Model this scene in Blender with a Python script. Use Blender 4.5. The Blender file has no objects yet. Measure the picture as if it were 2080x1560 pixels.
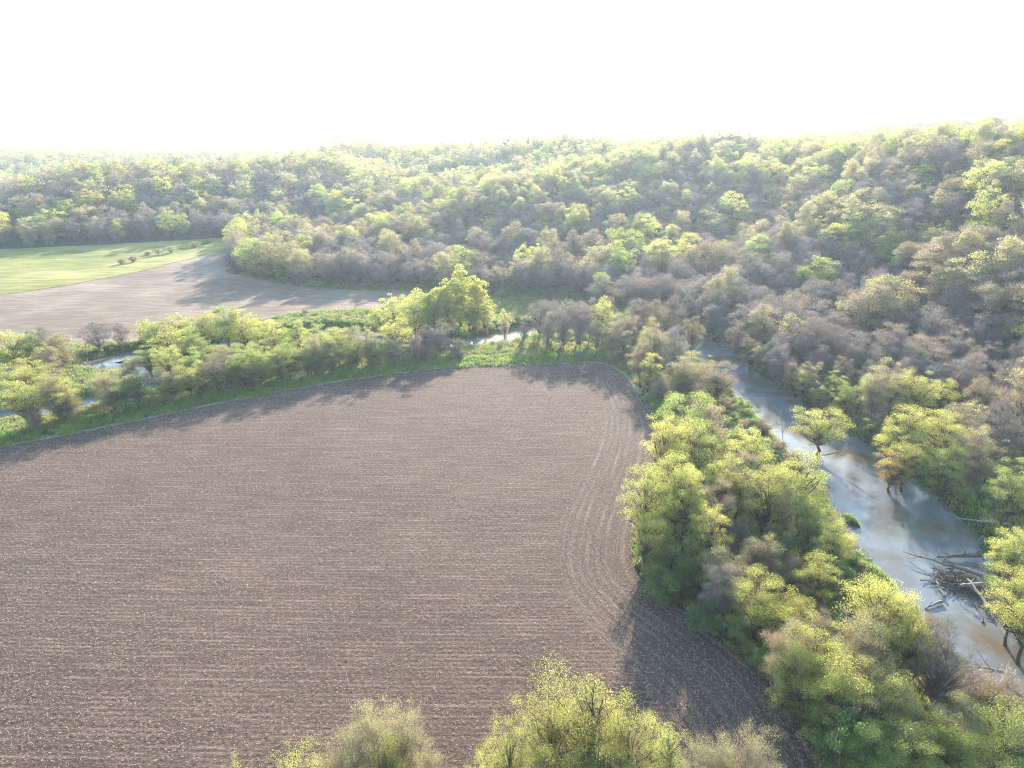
import bpy, math, random
import numpy as np

SC = bpy.context.scene
COL = SC.collection
R = math.radians
rng = np.random.default_rng(7)
random.seed(7)

# ------------------------------------------------------------------ camera
CAM_H = 60.0
PITCH = R(18.74)
FOC = 1450.0            # focal length in pixels of a 2080 wide frame
cam = bpy.data.cameras.new("camera")
cam.sensor_width = 36
cam.lens = 36 * FOC / 2080
cam.clip_start = 0.5
cam.clip_end = 20000
co = bpy.data.objects.new("camera", cam)
COL.objects.link(co)
co.location = (0, 0, CAM_H)
co.rotation_euler = (R(90) - PITCH, 0, 0)
SC.camera = co


def at(px, py, z=0.0):
    """Where a sight line meets the height z (used once, to survey the plan)."""
    u = (px - 1040) / FOC
    v = (780 - py) / FOC
    dy = math.cos(PITCH) + v * math.sin(PITCH)
    dz = -math.sin(PITCH) + v * math.cos(PITCH)
    t = (z - CAM_H) / dz
    return u * t, dy * t


def to_px(x, y, z):
    z = z - CAM_H
    d = y * math.cos(PITCH) - z * math.sin(PITCH)
    h = y * math.sin(PITCH) + z * math.cos(PITCH)
    return 1040 + FOC * x / d, 780 - FOC * h / d


# ------------------------------------------------------------------ world, sun
SUN_AZ, SUN_EL = R(10), R(18.5)
w = bpy.data.worlds.new("World")
SC.world = w
w.use_nodes = True
nt = w.node_tree
bg = nt.nodes["Background"]
sky = nt.nodes.new("ShaderNodeTexSky")
sky.sky_type = 'NISHITA'
sky.sun_disc = False
sky.sun_elevation = SUN_EL
sky.sun_rotation = SUN_AZ
sky.altitude = 200
sky.air_density = 1.5
sky.dust_density = 0.6
sky.ozone_density = 3.0
nt.links.new(sky.outputs[0], bg.inputs[0])
bg.inputs[1].default_value = 0.15
sl = bpy.data.lights.new("sun", 'SUN')
sl.energy = 4.6
sl.angle = R(0.53)
sl.color = (1.0, 0.885, 0.73)
so = bpy.data.objects.new("sun", sl)
COL.objects.link(so)
so.rotation_euler = (R(90) - SUN_EL, 0, math.pi - SUN_AZ)
SC.view_settings.view_transform = 'Standard'
SC.view_settings.look = 'None'
SC.view_settings.exposure = 1.82
SC.cycles.max_bounces = 6
SC.cycles.diffuse_bounces = 3
SC.cycles.glossy_bounces = 2
SC.cycles.transmission_bounces = 4
SC.cycles.volume_bounces = 1
SC.cycles.use_denoising = True
SC.cycles.denoising_prefilter = 'NONE'
SC.cycles.denoising_input_passes = 'RGB_ALBEDO_NORMAL'
SC.cycles.filter_width = 1.1
try:
    SC.cycles.denoiser = 'OPENIMAGEDENOISE'
except Exception:
    pass
SC.cycles.sample_clamp_indirect = 6


# ------------------------------------------------------------------ materials
def new_mat(name):
    m = bpy.data.materials.new(name)
    m.use_nodes = True
    m.node_tree.nodes.clear()
    return m, m.node_tree


def N(nt, typ, **kw):
    n = nt.nodes.new(typ)
    for k, v in kw.items():
        if k.startswith('i_'):
            n.inputs[k[2:].replace('_', ' ')].default_value = v
        else:
            setattr(n, k, v)
    return n


def ramp(nt, src, stops):
    r = nt.nodes.new("ShaderNodeValToRGB")
    el = r.color_ramp.elements
    while len(el) < len(stops):
        el.new(0.5)
    for e, (p, c) in zip(el, stops):
        e.position = p
        e.color = (*c, 1) if len(c) == 3 else c
    nt.links.new(src, r.inputs[0])
    return r.outputs[0]


def mixc(nt, fac, a, b, mode='MIX'):
    m = nt.nodes.new("ShaderNodeMix")
    m.data_type = 'RGBA'
    m.blend_type = mode
    for sock, v in ((m.inputs[0], fac), (m.inputs[6], a), (m.inputs[7], b)):
        if isinstance(v, (int, float)):
            sock.default_value = v
        elif isinstance(v, tuple):
            sock.default_value = (*v, 1)
        else:
            nt.links.new(v, sock)
    return m.outputs[2]


def noise(nt, vec, scale, detail=4, rough=0.6, dist=0.0):
    n = N(nt, "ShaderNodeTexNoise")
    n.inputs['Scale'].default_value = scale
    n.inputs['Detail'].default_value = detail
    n.inputs['Roughness'].default_value = rough
    n.inputs['Distortion'].default_value = dist
    if vec is not None:
        nt.links.new(vec, n.inputs['Vector'])
    return n.outputs[0]


def mathn(nt, op, a, b=None):
    m = N(nt, "ShaderNodeMath", operation=op)
    for s, v in zip(m.inputs, (a, b)):
        if v is None:
            continue
        if isinstance(v, (int, float)):
            s.default_value = v
        else:
            nt.links.new(v, s)
    return m.outputs[0]


def surf(nt, color, rough=0.9, bump=None, bstr=1.0, bdist=0.1, spec=0.2):
    out = N(nt, "ShaderNodeOutputMaterial")
    p = N(nt, "ShaderNodeBsdfPrincipled")
    if isinstance(color, tuple):
        p.inputs['Base Color'].default_value = (*color, 1)
    else:
        nt.links.new(color, p.inputs['Base Color'])
    p.inputs['Roughness'].default_value = rough
    p.inputs['Specular IOR Level'].default_value = spec
    if bump is not None:
        b = N(nt, "ShaderNodeBump")
        b.inputs['Strength'].default_value = bstr
        b.inputs['Distance'].default_value = bdist
        nt.links.new(bump, b.inputs['Height'])
        nt.links.new(b.outputs[0], p.inputs['Normal'])
    nt.links.new(p.outputs[0], out.inputs[0])
    return p


def leaf_mat(name, c1, c2, trans, hue=0.03, val=0.3):
    """Thin leaf: reflects c1..c2, lets part of the light through."""
    m, t = new_mat(name)
    oi = N(t, "ShaderNodeObjectInfo")
    geo = N(t, "ShaderNodeNewGeometry")
    col = mixc(t, geo.outputs['Random Per Island'], c1, c2)
    hs = N(t, "ShaderNodeHueSaturation")
    t.links.new(col, hs.inputs['Color'])
    h = mathn(t, 'MULTIPLY_ADD', oi.outputs['Random'], hue)
    t.nodes[-1].inputs[2].default_value = 0.5 - hue / 2
    t.links.new(h, hs.inputs['Hue'])
    wn = N(t, "ShaderNodeTexWhiteNoise", noise_dimensions='1D')
    t.links.new(oi.outputs['Random'], wn.inputs['W'])
    v = mathn(t, 'MULTIPLY_ADD', wn.outputs[0], val)
    t.nodes[-1].inputs[2].default_value = 1 - val / 2
    t.links.new(v, hs.inputs['Value'])
    d = N(t, "ShaderNodeBsdfDiffuse")
    tr = N(t, "ShaderNodeBsdfTranslucent")
    t.links.new(hs.outputs[0], d.inputs[0])
    tc = mixc(t, 1.0, hs.outputs[0], trans, 'MULTIPLY')
    t.links.new(tc, tr.inputs[0])
    add = N(t, "ShaderNodeAddShader")
    t.links.new(d.outputs[0], add.inputs[0])
    t.links.new(tr.outputs[0], add.inputs[1])
    out = N(t, "ShaderNodeOutputMaterial")
    t.links.new(add.outputs[0], out.inputs[0])
    return m


def bark_mat(name, c1, c2):
    m, t = new_mat(name)
    geo = N(t, "ShaderNodeNewGeometry")
    n = noise(t, geo.outputs['Position'], 3.0, 3)
    surf(t, mixc(t, n, c1, c2), 0.95, n, 0.5, 0.05)
    return m


M = {}
M['yellow'] = leaf_mat('leaf_yellow_green', (0.138, 0.148, 0.052), (0.190, 0.194, 0.082), (2.1, 2.05, 1.5))
M['green'] = leaf_mat('leaf_green', (0.095, 0.120, 0.045), (0.150, 0.165, 0.068), (2.05, 2.05, 1.5))
M['pale'] = leaf_mat('leaf_pale_bud', (0.165, 0.165, 0.085), (0.22, 0.21, 0.115), (1.5, 1.45, 1.25))
M['tan'] = leaf_mat('leaf_tan_bud', (0.155, 0.145, 0.085), (0.21, 0.19, 0.12), (1.5, 1.4, 1.2))
M['orange'] = leaf_mat('leaf_orange_gold', (0.20, 0.155, 0.055), (0.25, 0.20, 0.075), (1.6, 1.5, 1.2))
M['deep'] = leaf_mat('leaf_deep_green', (0.080, 0.105, 0.045), (0.12, 0.145, 0.065), (1.8, 1.9, 1.4))
M['twig'] = leaf_mat('twig_grey', (0.118, 0.106, 0.100), (0.20, 0.177, 0.166), (0.7, 0.67, 0.62), 0.02, 0.4)
M['twigtan'] = leaf_mat('twig_tan', (0.14, 0.12, 0.095), (0.21, 0.18, 0.145), (0.8, 0.75, 0.65), 0.02, 0.4)
M['spruce'] = leaf_mat('needle_dark', (0.02, 0.035, 0.02), (0.035, 0.05, 0.028), (0.6, 0.6, 0.6))
M['bark'] = bark_mat('bark_brown', (0.05, 0.042, 0.036), (0.11, 0.095, 0.08))
M['barkpale'] = bark_mat('bark_pale', (0.14, 0.125, 0.11), (0.24, 0.22, 0.2))
M['deadwood'] = bark_mat('dead_wood', (0.16, 0.145, 0.13), (0.38, 0.35, 0.32))
M['debris'] = bark_mat('wood_debris', (0.10, 0.08, 0.065), (0.25, 0.205, 0.165))
M['rock'] = bark_mat('rock_white', (0.45, 0.44, 0.42), (0.6, 0.59, 0.56))
M['grassblade'] = leaf_mat('grass_blade', (0.090, 0.128, 0.042), (0.150, 0.178, 0.066), (1.3, 1.4, 1.1), 0.02, 0.2)
M['drygrass'] = leaf_mat('grass_dry', (0.17, 0.14, 0.08), (0.25, 0.21, 0.13), (1.2, 1.2, 1.1), 0.02, 0.2)
M['stubble'] = leaf_mat('corn_stubble', (0.24, 0.185, 0.135), (0.42, 0.34, 0.25), (0.7, 0.7, 0.7), 0.02, 0.2)


# ------------------------------------------------------------------ mesh helpers
def mesh_from(name, verts, faces_flat, per, mats, midx=None, smooth=False):
    """verts (n,3); faces_flat: flat loop vertex indices; per: verts per face (int or array)."""
    me = bpy.data.meshes.new(name)
    verts = np.asarray(verts, dtype=np.float32)
    loops = np.asarray(faces_flat, dtype=np.int32).ravel()
    if isinstance(per, int):
        nf = len(loops) // per
        totals = np.full(nf, per, dtype=np.int32)
    else:
        totals = np.asarray(per, dtype=np.int32)
        nf = len(totals)
    starts = np.zeros(nf, dtype=np.int32)
    if nf:
        starts[1:] = np.cumsum(totals)[:-1]
    me.vertices.add(len(verts))
    me.vertices.foreach_set('co', verts.ravel())
    me.loops.add(len(loops))
    me.loops.foreach_set('vertex_index', loops)
    me.polygons.add(nf)
    me.polygons.foreach_set('loop_start', starts)
    try:
        me.polygons.foreach_set('loop_total', totals)
    except Exception:
        pass
    for m in mats:
        me.materials.append(m)
    if midx is not None:
        me.polygons.foreach_set('material_index', np.asarray(midx, dtype=np.int32))
    me.polygons.foreach_set('use_smooth', np.full(nf, smooth))
    me.update(calc_edges=True)
    me.validate()
    return me


def link(name, me, parent=None, loc=None, **props):
    o = bpy.data.objects.new(name, me)
    COL.objects.link(o)
    if parent is not None:
        o.parent = parent
    if loc is not None:
        o.location = loc
    for k, v in props.items():
        o[k] = v
    return o


class Tubes:
    """Collects tapered tubes along paths into one quad mesh."""
    def __init__(self):
        self.v = []
        self.f = []
        self.n = 0

    def add(self, pts, radii, sides=5):
        pts = np.asarray(pts, float)
        k = len(pts)
        tan = np.gradient(pts, axis=0)
        tan /= np.linalg.norm(tan, axis=1)[:, None] + 1e-9
        ref = np.array([0.31, 0.17, 0.93]) if abs(tan[0][2]) < 0.8 else np.array([0.93, 0.31, 0.17])
        a = np.cross(tan, ref)
        a /= np.linalg.norm(a, axis=1)[:, None] + 1e-9
        b = np.cross(tan, a)
        ang = np.linspace(0, 2 * math.pi, sides, endpoint=False)
        ring = pts[:, None, :] + np.asarray(radii)[:, None, None] * (
            np.cos(ang)[None, :, None] * a[:, None, :] + np.sin(ang)[None, :, None] * b[:, None, :])
        self.v.append(ring.reshape(-1, 3))
        i = np.arange(k - 1)[:, None] * sides
        j = np.arange(sides)[None, :]
        j2 = (j + 1) % sides
        q = np.stack([i + j, i + j2, i + sides + j2, i + sides + j], -1).reshape(-1, 4) + self.n
        self.f.append(q)
        self.n += k * sides

    def mesh(self, name, mat):
        return mesh_from(name, np.concatenate(self.v), np.concatenate(self.f), 4, [mat], smooth=True)


def bez(p0, p1, p2, k):
    t = np.linspace(0, 1, k)[:, None]
    return (1 - t) ** 2 * p0 + 2 * t * (1 - t) * p1 + t ** 2 * p2


def unit(v):
    return v / (np.linalg.norm(v, axis=-1, keepdims=True) + 1e-9)


def leaf_quads(g, cen, size, droop=0.3, out=None):
    """Pointed leaf sprays (rhombi, slightly folded) at cen, random facing."""
    n = len(cen)
    nrm = unit(g.normal(size=(n, 3)) * 0.8 + (np.array([0, 0, 0.5]) if out is None else out * 0.9 + np.array([0, 0, .25])))
    a = unit(np.cross(nrm, g.normal(size=(n, 3))))
    a[:, 2] -= droop * g.random(n)
    a = unit(a)
    b = unit(np.cross(nrm, a))
    s = size * g.uniform(0.6, 1.35, n)[:, None]
    w = s * g.uniform(0.36, 0.62, n)[:, None]
    v = np.stack([cen - a * s * .5, cen + b * w * .5 - nrm * s * .06, cen + a * s * .5, cen - b * w * .5 - nrm * s * .06], 1)
    return v.reshape(-1, 3)


def twig_strips(g, base, dirs, length, width):
    """Thin bent twigs, two quads each (5 verts, pointed)."""
    n = len(base)
    dirs = unit(dirs)
    side = unit(np.cross(dirs, g.normal(size=(n, 3))))
    L = length * g.uniform(0.5, 1.3, n)[:, None]
    W = width * g.uniform(0.7, 1.3, n)[:, None]
    bend = g.normal(size=(n, 3)) * 0.18
    m = base + dirs * L * .5 + bend * L * .5
    e = base + dirs * L + bend * L * 0.2
    v = np.stack([base - side * W * .5, base + side * W * .5, m + side * W * .35, m - side * W * .35,
                  e + side * W * .12, e - side * W * .12], 1)
    return v.reshape(-1, 3)


def tree_protos(seed, H, W, style, lod, leafsize, nclus, nleaf, ntwig, low=0.3, stems=1, shape='round'):
    """Returns (trunk_mesh, crown_mesh_verts, crown_faces, face_material_index)."""
    g = np.random.default_rng(seed)
    tb = Tubes()
    r0 = 0.018 * H + 0.06
    # crown clusters inside an uneven envelope
    cz = H * (low + 1) / 2
    rz = H * (1 - low) / 2
    cl = []
    tries = 0
    lob = g.uniform(0.75, 1.15, 12)
    while len(cl) < nclus and tries < 6000:
        tries += 1
        d = unit(g.normal(size=3))
        rr = g.random() ** (0.4 if lod == 0 else 0.27)
        az = (math.atan2(d[1], d[0]) / (2 * math.pi) + 0.5) * 12
        i0 = int(az) % 12
        lo = lob[i0] * (1 - az % 1) + lob[(i0 + 1) % 12] * (az % 1)
        p = np.array([d[0] * W / 2 * rr * lo, d[1] * W / 2 * rr * lo, d[2] * rz * rr])
        if shape == 'column':
            p[:2] *= 0.9
        elif shape == 'cone':
            f = (p[2] + rz) / (2 * rz)
            p[:2] *= 1.25 * (1 - f) + 0.25
        elif shape == 'vase':
            f = (p[2] + rz) / (2 * rz)
            p[:2] *= 0.55 + 0.6 * f
        p[2] += cz + g.normal() * 0.04 * H
        if p[2] < low * H * 0.8:
            continue
        cl.append(p)
    cl = np.array(cl)
    cr = g.uniform(0.5, 1.3, len(cl)) * ((W * 0.098 + 0.2) if lod == 0 else (W * 0.125 + 0.25))
    # stems
    fork = []
    for s in range(stems):
        off = np.array([0, 0, 0.]) if stems == 1 else np.append(g.normal(size=2) * 0.35, 0)
        topxy = g.normal(size=2) * W * (0.05 if stems == 1 else 0.16)
        top = np.array([topxy[0], topxy[1], H * (0.78 if stems == 1 else 0.7)])
        mid = np.array([topxy[0] * .3 + g.normal() * .02 * H, topxy[1] * .3 + g.normal() * .02 * H, H * 0.4])
        k = 9 if lod == 0 else 5
        path = bez(off + np.array([0, 0, -0.4]), mid + off, top, k)
        path[1:-1, :2] += g.normal(size=(k - 2, 2)) * 0.012 * H
        rs = r0 / math.sqrt(stems) * (1 - np.linspace(0, 1, k) * 0.85)
        rs[0] *= 1.3
        tb.add(path, rs, 7 if lod == 0 else 4)
        fork.append((path, rs))
    ends = []
    for c in cl:
        path, rs = fork[g.integers(len(fork))]
        hfrac = min(0.95, max(0.22, (c[2] / H) - g.uniform(0.18, 0.4)))
        zi = path[:, 2] / H
        i = int(np.argmin(abs(zi - hfrac)))
        p0 = path[i]
        if lod <= 1:
            d = c - p0
            ctrl = p0 + d * 0.45 + np.array([0, 0, -0.06 * np.linalg.norm(d)]) + g.normal(size=3) * 0.05 * np.linalg.norm(d)
            bp = bez(p0, ctrl, c, 6 if lod == 0 else 4)
            ra = min(rs[i] * 0.6, 0.035 + 0.02 * np.linalg.norm(d))
            tb.add(bp, ra * (1 - np.linspace(0, 1, len(bp)) * 0.8), 4 if lod == 0 else 3)
            ends.append(bp)
            if lod == 0:
                for q in range(4):
                    s0 = bp[g.integers(2, 6)]
                    e = s0 + unit(g.normal(size=3) + unit(d) * 0.8 + np.array([0, 0, .4])) * g.uniform(0.8, 1.7) * (W * .08 + .4)
                    sp = bez(s0, (s0 + e) / 2 + g.normal(size=3) * .12, e, 4)
                    tb.add(sp, np.array([.03, .024, .017, .01]) * (H / 14), 3)
        else:
            ends.append(np.linspace(p0, c, 4))
    V, F, MI, per = [], [], [], []
    nv = 0
    if nleaf:
        cen, outs = [], []
        for c, r in zip(cl, cr):
            k = int(nleaf * (r / cr.mean()) ** 2)
            d = unit(g.normal(size=(k, 3)))
            rad = r * g.random(k)[:, None] ** 0.5
            d[:, 2] = np.where(d[:, 2] < -0.25, -d[:, 2], d[:, 2])
            q = d * rad * np.array([1.15, 1.15, 0.8])
            cen.append(c + q)
            outs.append(unit(q))
        cen = np.concatenate(cen)
        v = leaf_quads(g, cen, leafsize, 0.3, np.concatenate(outs))
        V.append(v)
        n = len(cen)
        F.append(np.arange(n * 4) + nv)
        per.append(np.full(n, 4))
        MI.append(np.zeros(n, int))
        nv += len(v)
    if ntwig:
        tx, td = [], []
        bare = style in ('bare', 'tan')
        axis0 = np.array([0, 0, H * 0.45])
        for c, r, bp in zip(cl, cr, ends):
            k = max(3, int(ntwig * (r / cr.mean()) ** 1.5))
            ii = g.integers(1, len(bp), k)
            fr = g.random(k)[:, None]
            b = bp[ii] * fr + bp[ii - 1] * (1 - fr)
            sc = g.normal(size=(k, 3)) * r * 0.33
            b = b + sc
            if bare:
                dd = unit(g.normal(size=(k, 3)))
                dd[:, 2] = np.where(dd[:, 2] < -0.2, -dd[:, 2], dd[:, 2])
                rad = r * (0.35 + 0.65 * g.random(k)[:, None])
                tx.append(c + dd * rad * np.array([1.1, 1.1, 0.85]))
                td.append(dd * 0.8 + unit(c - axis0) * 0.5 + g.normal(size=(k, 3)) * 0.6)
                continue
            tx.append(b)
            td.append(unit(b - axis0) * 0.9 + unit(sc) * 0.5 + g.normal(size=(k, 3)) * 0.45 + np.array([0, 0, 0.35]))
        tx = np.concatenate(tx)
        td = np.concatenate(td)
        wd = {0: 0.034, 1: 0.085, 2: 0.15}[lod]
        v = twig_strips(g, tx, td, (W * 0.045 + 0.3) if bare else (W * 0.11 + 0.35), wd)
        n = len(tx)
        base = (np.arange(n) * 6)[:, None] + nv
        q = np.concatenate([base + np.array([0, 1, 2, 3]), base + np.array([3, 2, 4, 5])], 1)
        V.append(v)
        F.append(q.ravel())
        per.append(np.full(2 * n, 4))
        MI.append(np.ones(2 * n, int))
        nv += len(v)
    return tb, np.concatenate(V), np.concatenate(F), np.concatenate(per), np.concatenate(MI)


# kinds: leaf material, twig material, bark, builder settings
KINDS = {
    #            leaf      twig      bark     low  stems shape   leaf  twig density
    'yellow':  ('yellow', 'twigtan', 'bark', 0.22, 1, 'round', 1.0, 0.12),
    'tall':    ('yellow', 'twigtan', 'bark', 0.05, 2, 'column', 1.7, 0.1),
    'green':   ('green', 'twig', 'bark', 0.16, 2, 'round', 1.1, 0.1),
    'pale':    ('pale', 'twigtan', 'barkpale', 0.18, 2, 'round', 0.7, 0.5),
    'tan':     ('tan', 'twigtan', 'bark', 0.20, 1, 'round', 0.35, 1.0),
    'orange':  ('orange', 'twigtan', 'bark', 0.25, 1, 'round', 0.75, 0.3),
    'bare':    ('tan', 'twig', 'barkpale', 0.24, 1, 'round', 0.02, 1.2),
    'shrub':   ('deep', 'twig', 'bark', 0.02, 3, 'round', 1.1, 0.15),
    'brush':   ('tan', 'twigtan', 'bark', 0.02, 4, 'vase', 0.06, 1.0),
}
REFS = {}   # (kind, lod) -> list of (trunk mesh, crown mesh, whole mesh, H, W)


def build_refs():
    for ki, (k, (lm, tm, bk, low, stems, shape, dl, dt)) in enumerate(KINDS.items()):
        small = k in ('shrub', 'brush')
        for lod in (3, 0, 1, 2):
            nvar = {3: 3, 0: 4, 1: 4, 2: 3}[lod]
            if lod == 3 and k not in ('yellow', 'pale', 'green'):
                continue
            if small and lod == 2:
                continue
            lst = []
            for v in range(nvar):
                H = 5.0 if small else 13.0
                W = 6.0 if small else (7.5 if k == 'tall' else 10.0)
                if lod == 3:
                    nc, nl, ntw, ls = (26, 300, 130, 0.15) if small else (80, 240, 110, 0.115)
                elif lod == 0:
                    nc, nl, ntw, ls = (26, 150, 130, 0.24) if small else (66, 235, 110, 0.165)
                elif lod == 1:
                    nc, nl, ntw, ls = (18, 70, 60, 0.42) if small else (64, 95, 62, 0.38)
                else:
                    nc, nl, ntw, ls = (40, 26, 24, 0.7)
                tb, V, F, per, MI = tree_protos(1000 * ki + 100 * lod + v, H, W, k, lod % 3, ls, nc,
                                                int(nl * dl), int(ntw * dt), low, stems, shape)
                tme = tb.mesh('trunk_' + k, M[bk])
                cme = mesh_from('crown_' + k, V, F, per, [M[lm], M[tm]], MI)
                who = None
                if lod in (1, 2) or small:
                    tv = np.concatenate(tb.v)
                    tf = np.concatenate(tb.f).ravel()
                    who = mesh_from('tree_' + k, np.concatenate([tv, V]), np.concatenate([tf, F + len(tv)]),
                                    np.concatenate([np.full(len(tf) // 4, 4), per]), [M[bk], M[lm], M[tm]],
                                    np.concatenate([np.zeros(len(tf) // 4, int), MI + 1]))
                lst.append((tme, cme, who, H, W))
            REFS[(k, lod)] = lst


build_refs()


# ------------------------------------------------------------------ terrain
def catmull(P, step=2.0):
    P = np.asarray(P, float)
    P = np.vstack([2 * P[0] - P[1], P, 2 * P[-1] - P[-2]])
    out = []
    for i in range(1, len(P) - 2):
        n = max(2, int(np.linalg.norm(P[i + 1][:2] - P[i][:2]) / step))
        for t in np.linspace(0, 1, n, endpoint=False):
            out.append(0.5 * ((2 * P[i]) + (-P[i - 1] + P[i + 1]) * t + (2 * P[i - 1] - 5 * P[i] + 4 * P[i + 1] - P[i + 2]) * t * t
                              + (-P[i - 1] + 3 * P[i] - 3 * P[i + 1] + P[i + 2]) * t ** 3))
    out.append(P[-2])
    return np.array(out)


# river centre line with half width (x, y, half width), downstream to upstream
RIVER = catmull([(70, -60, 8), (68, 20, 8), (65.5, 62, 7.5), (64.5, 80, 8), (64.5, 93, 9), (66.5, 106, 9.5), (68, 120, 9), (67.5, 137, 8.5),
                 (66, 155, 7.2), (64.5, 172, 6.4), (62.5, 190, 6), (62, 208, 6), (60, 226, 5.5), (50, 243, 5.5), (34, 248, 5.5), (18, 245, 5.5),
                 (4, 237, 6), (-8, 226, 5.5), (-22, 219, 5), (-36, 222, 5), (-50, 232, 5), (-66, 236, 5), (-82, 228, 5), (-96, 216, 5), (-108, 211, 5.5), (-118, 207, 5), (-121, 201, 4.2), (-114, 197, 4.2), (-104, 194, 4.5),
                 (-97, 186, 4.5), (-98, 176, 4.5), (-106, 167, 4.5), (-118, 160, 4.8), (-132, 153, 5),
                 (-160, 146, 5), (-240, 150, 6), (-400, 190, 6), (-800, 220, 6)])


def seg_dist(x, y, P):
    """distance of points to polyline P[:, :2]; returns distance and fractional index."""
    best = np.full(x.shape, 1e9)
    idx = np.zeros(x.shape)
    for i in range(len(P) - 1):
        ax, ay = P[i, 0], P[i, 1]
        dx, dy = P[i + 1, 0] - ax, P[i + 1, 1] - ay
        L = dx * dx + dy * dy + 1e-9
        t = np.clip(((x - ax) * dx + (y - ay) * dy) / L, 0, 1)
        d = np.hypot(x - ax - t * dx, y - ay - t * dy)
        m = d < best
        best = np.where(m, d, best)
        idx = np.where(m, i + t, idx)
    return best, idx


def inside(x, y, poly):
    c = np.zeros(x.shape, bool)
    n = len(poly)
    for i in range(n):
        x1, y1 = poly[i]
        x2, y2 = poly[(i + 1) % n]
        if y1 == y2:
            continue
        m = (y1 > y) != (y2 > y)
        c ^= m & (x < (x2 - x1) * (y - y1) / (y2 - y1) + x1)
    return c


def sm(t):
    t = np.clip(t, 0, 1)
    return t * t * (3 - 2 * t)


FOOT = [(140, -400), (132, 0), (120, 60), (108, 110), (97, 150), (88, 200), (78, 238), (52, 268), (20, 287), (-40, 302), (-96, 307),
        (-124, 322), (-140, 358), (-151, 394), (-160, 424), (-172, 438), (-200, 425), (-231, 408), (-273, 388), (-400, 352), (-900, 250)]
VALLEY = FOOT + [(-6000, 100), (-6000, -6000), (140, -6000)]
FOOTP = np.array([(*p, 0) for p in FOOT], float)


def hill_d(x, y):
    d, _ = seg_dist(x, y, FOOTP)
    return np.where(inside(x, y, VALLEY), -d, d)


def wob(x, y, s, ph=0.0):
    return (np.sin(x / s + 1.3 * np.sin(y / (s * 1.3) + ph)) + np.sin(y / (s * 0.9) + 1.7 * np.sin(x / (s * 1.6) + ph * 2 + 1))) * 0.5


def terrain(x, y):
    x = np.asarray(x, float)
    y = np.asarray(y, float)
    th = np.degrees(np.arctan2(x, np.maximum(y, 1)))
    r = np.hypot(x, y)
    d = hill_d(x, y)
    Hm = np.interp(th, [-60, -42, -36, -28, -20, -8, 8, 20, 30, 42, 60], [10, 13, 16, 31, 40, 45, 46, 47, 50, 53, 54])
    W = np.interp(th, [-42, -30, -20, -8, 8, 18, 26, 34, 60], [105, 125, 210, 310, 310, 260, 190, 140, 120])
    dp = np.maximum(d, 0)
    z = Hm * sm(dp / W)
    z += wob(x, y, 38) * 5.0 * sm(dp / 90) + wob(x, y, 17, 2) * 1.6 * sm(dp / 60)
    z -= 7.0 * np.exp(-((x - 152) / 34) ** 2 - ((y - 250) / 30) ** 2) * sm(dp / 30)
    far = np.interp(th, [-60, -40, -30, -20, -8, 0, 20, 24, 30, 40], [24, 24, 24, 25, 34, 42, 45, 58, 70, 76])
    k = sm((r - 620) / 420)
    z = z * (1 - k) + far * k * sm(dp / 200) + wob(x, y, 160) * 5 * k * sm(dp / 200)
    left = th < -14
    dip = sm((r - 610) / 80) * sm((1250 - r) / 200) * sm((-12 - th) / 10)
    z = np.where(left, z * (1 - dip) + 4 * dip, z)
    # far fields on the left swell gently towards the wood
    swell = sm((r - 240) / 170) * sm((-x - 60) / 60) * (d < 0)
    z = z + 5.0 * swell * np.clip((d + 180) / 180, 0, 1) + wob(x, y, 30, 1) * 0.5 * swell
    keep = sm((160 + x) / 30) * sm((d + 400) / 100)
    lf = sm((-100 - x) / 60) * sm((r - 330) / 80)
    z = np.where(d >= 0, z + 5.0 * lf, z)
    # river bed
    rd, ri = seg_dist(x, y, RIVER)
    hw = np.interp(ri, np.arange(len(RIVER)), RIVER[:, 2])
    t = rd - hw + wob(x, y, 3.1) * 0.5
    z = z - 3.2 * (1 - sm(t / 4.0))
    z = np.where(t > 4, z + 0.12 * wob(x, y, 4.1, 3), z)
    return z


def axis(lo, hi, fine_lo, fine_hi, step):
    a = list(np.arange(fine_lo, fine_hi + 1e-6, step))
    s = step
    v = fine_hi
    up = []
    while v < hi:
        s *= 1.12
        v += min(s, 160)
        up.append(v)
    s = step
    v = fine_lo
    dn = []
    while v > lo:
        s *= 1.12
        v -= min(s, 160)
        dn.append(v)
    return np.array(dn[::-1] + a + up)


def grid_mesh(name, X, Y, Z, mats):
    ny, nx = X.shape
    v = np.stack([X, Y, Z], -1).reshape(-1, 3)
    i = (np.arange(ny - 1)[:, None] * nx + np.arange(nx - 1)[None, :]).ravel()
    f = np.stack([i, i + 1, i + nx + 1, i + nx], -1)
    return mesh_from(name, v, f, 4, mats, smooth=True)


def set_attr(me, name, arr):
    a = me.attributes.new(name, 'FLOAT', 'POINT')
    a.data.foreach_set('value', np.asarray(arr, np.float32).ravel())


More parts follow.
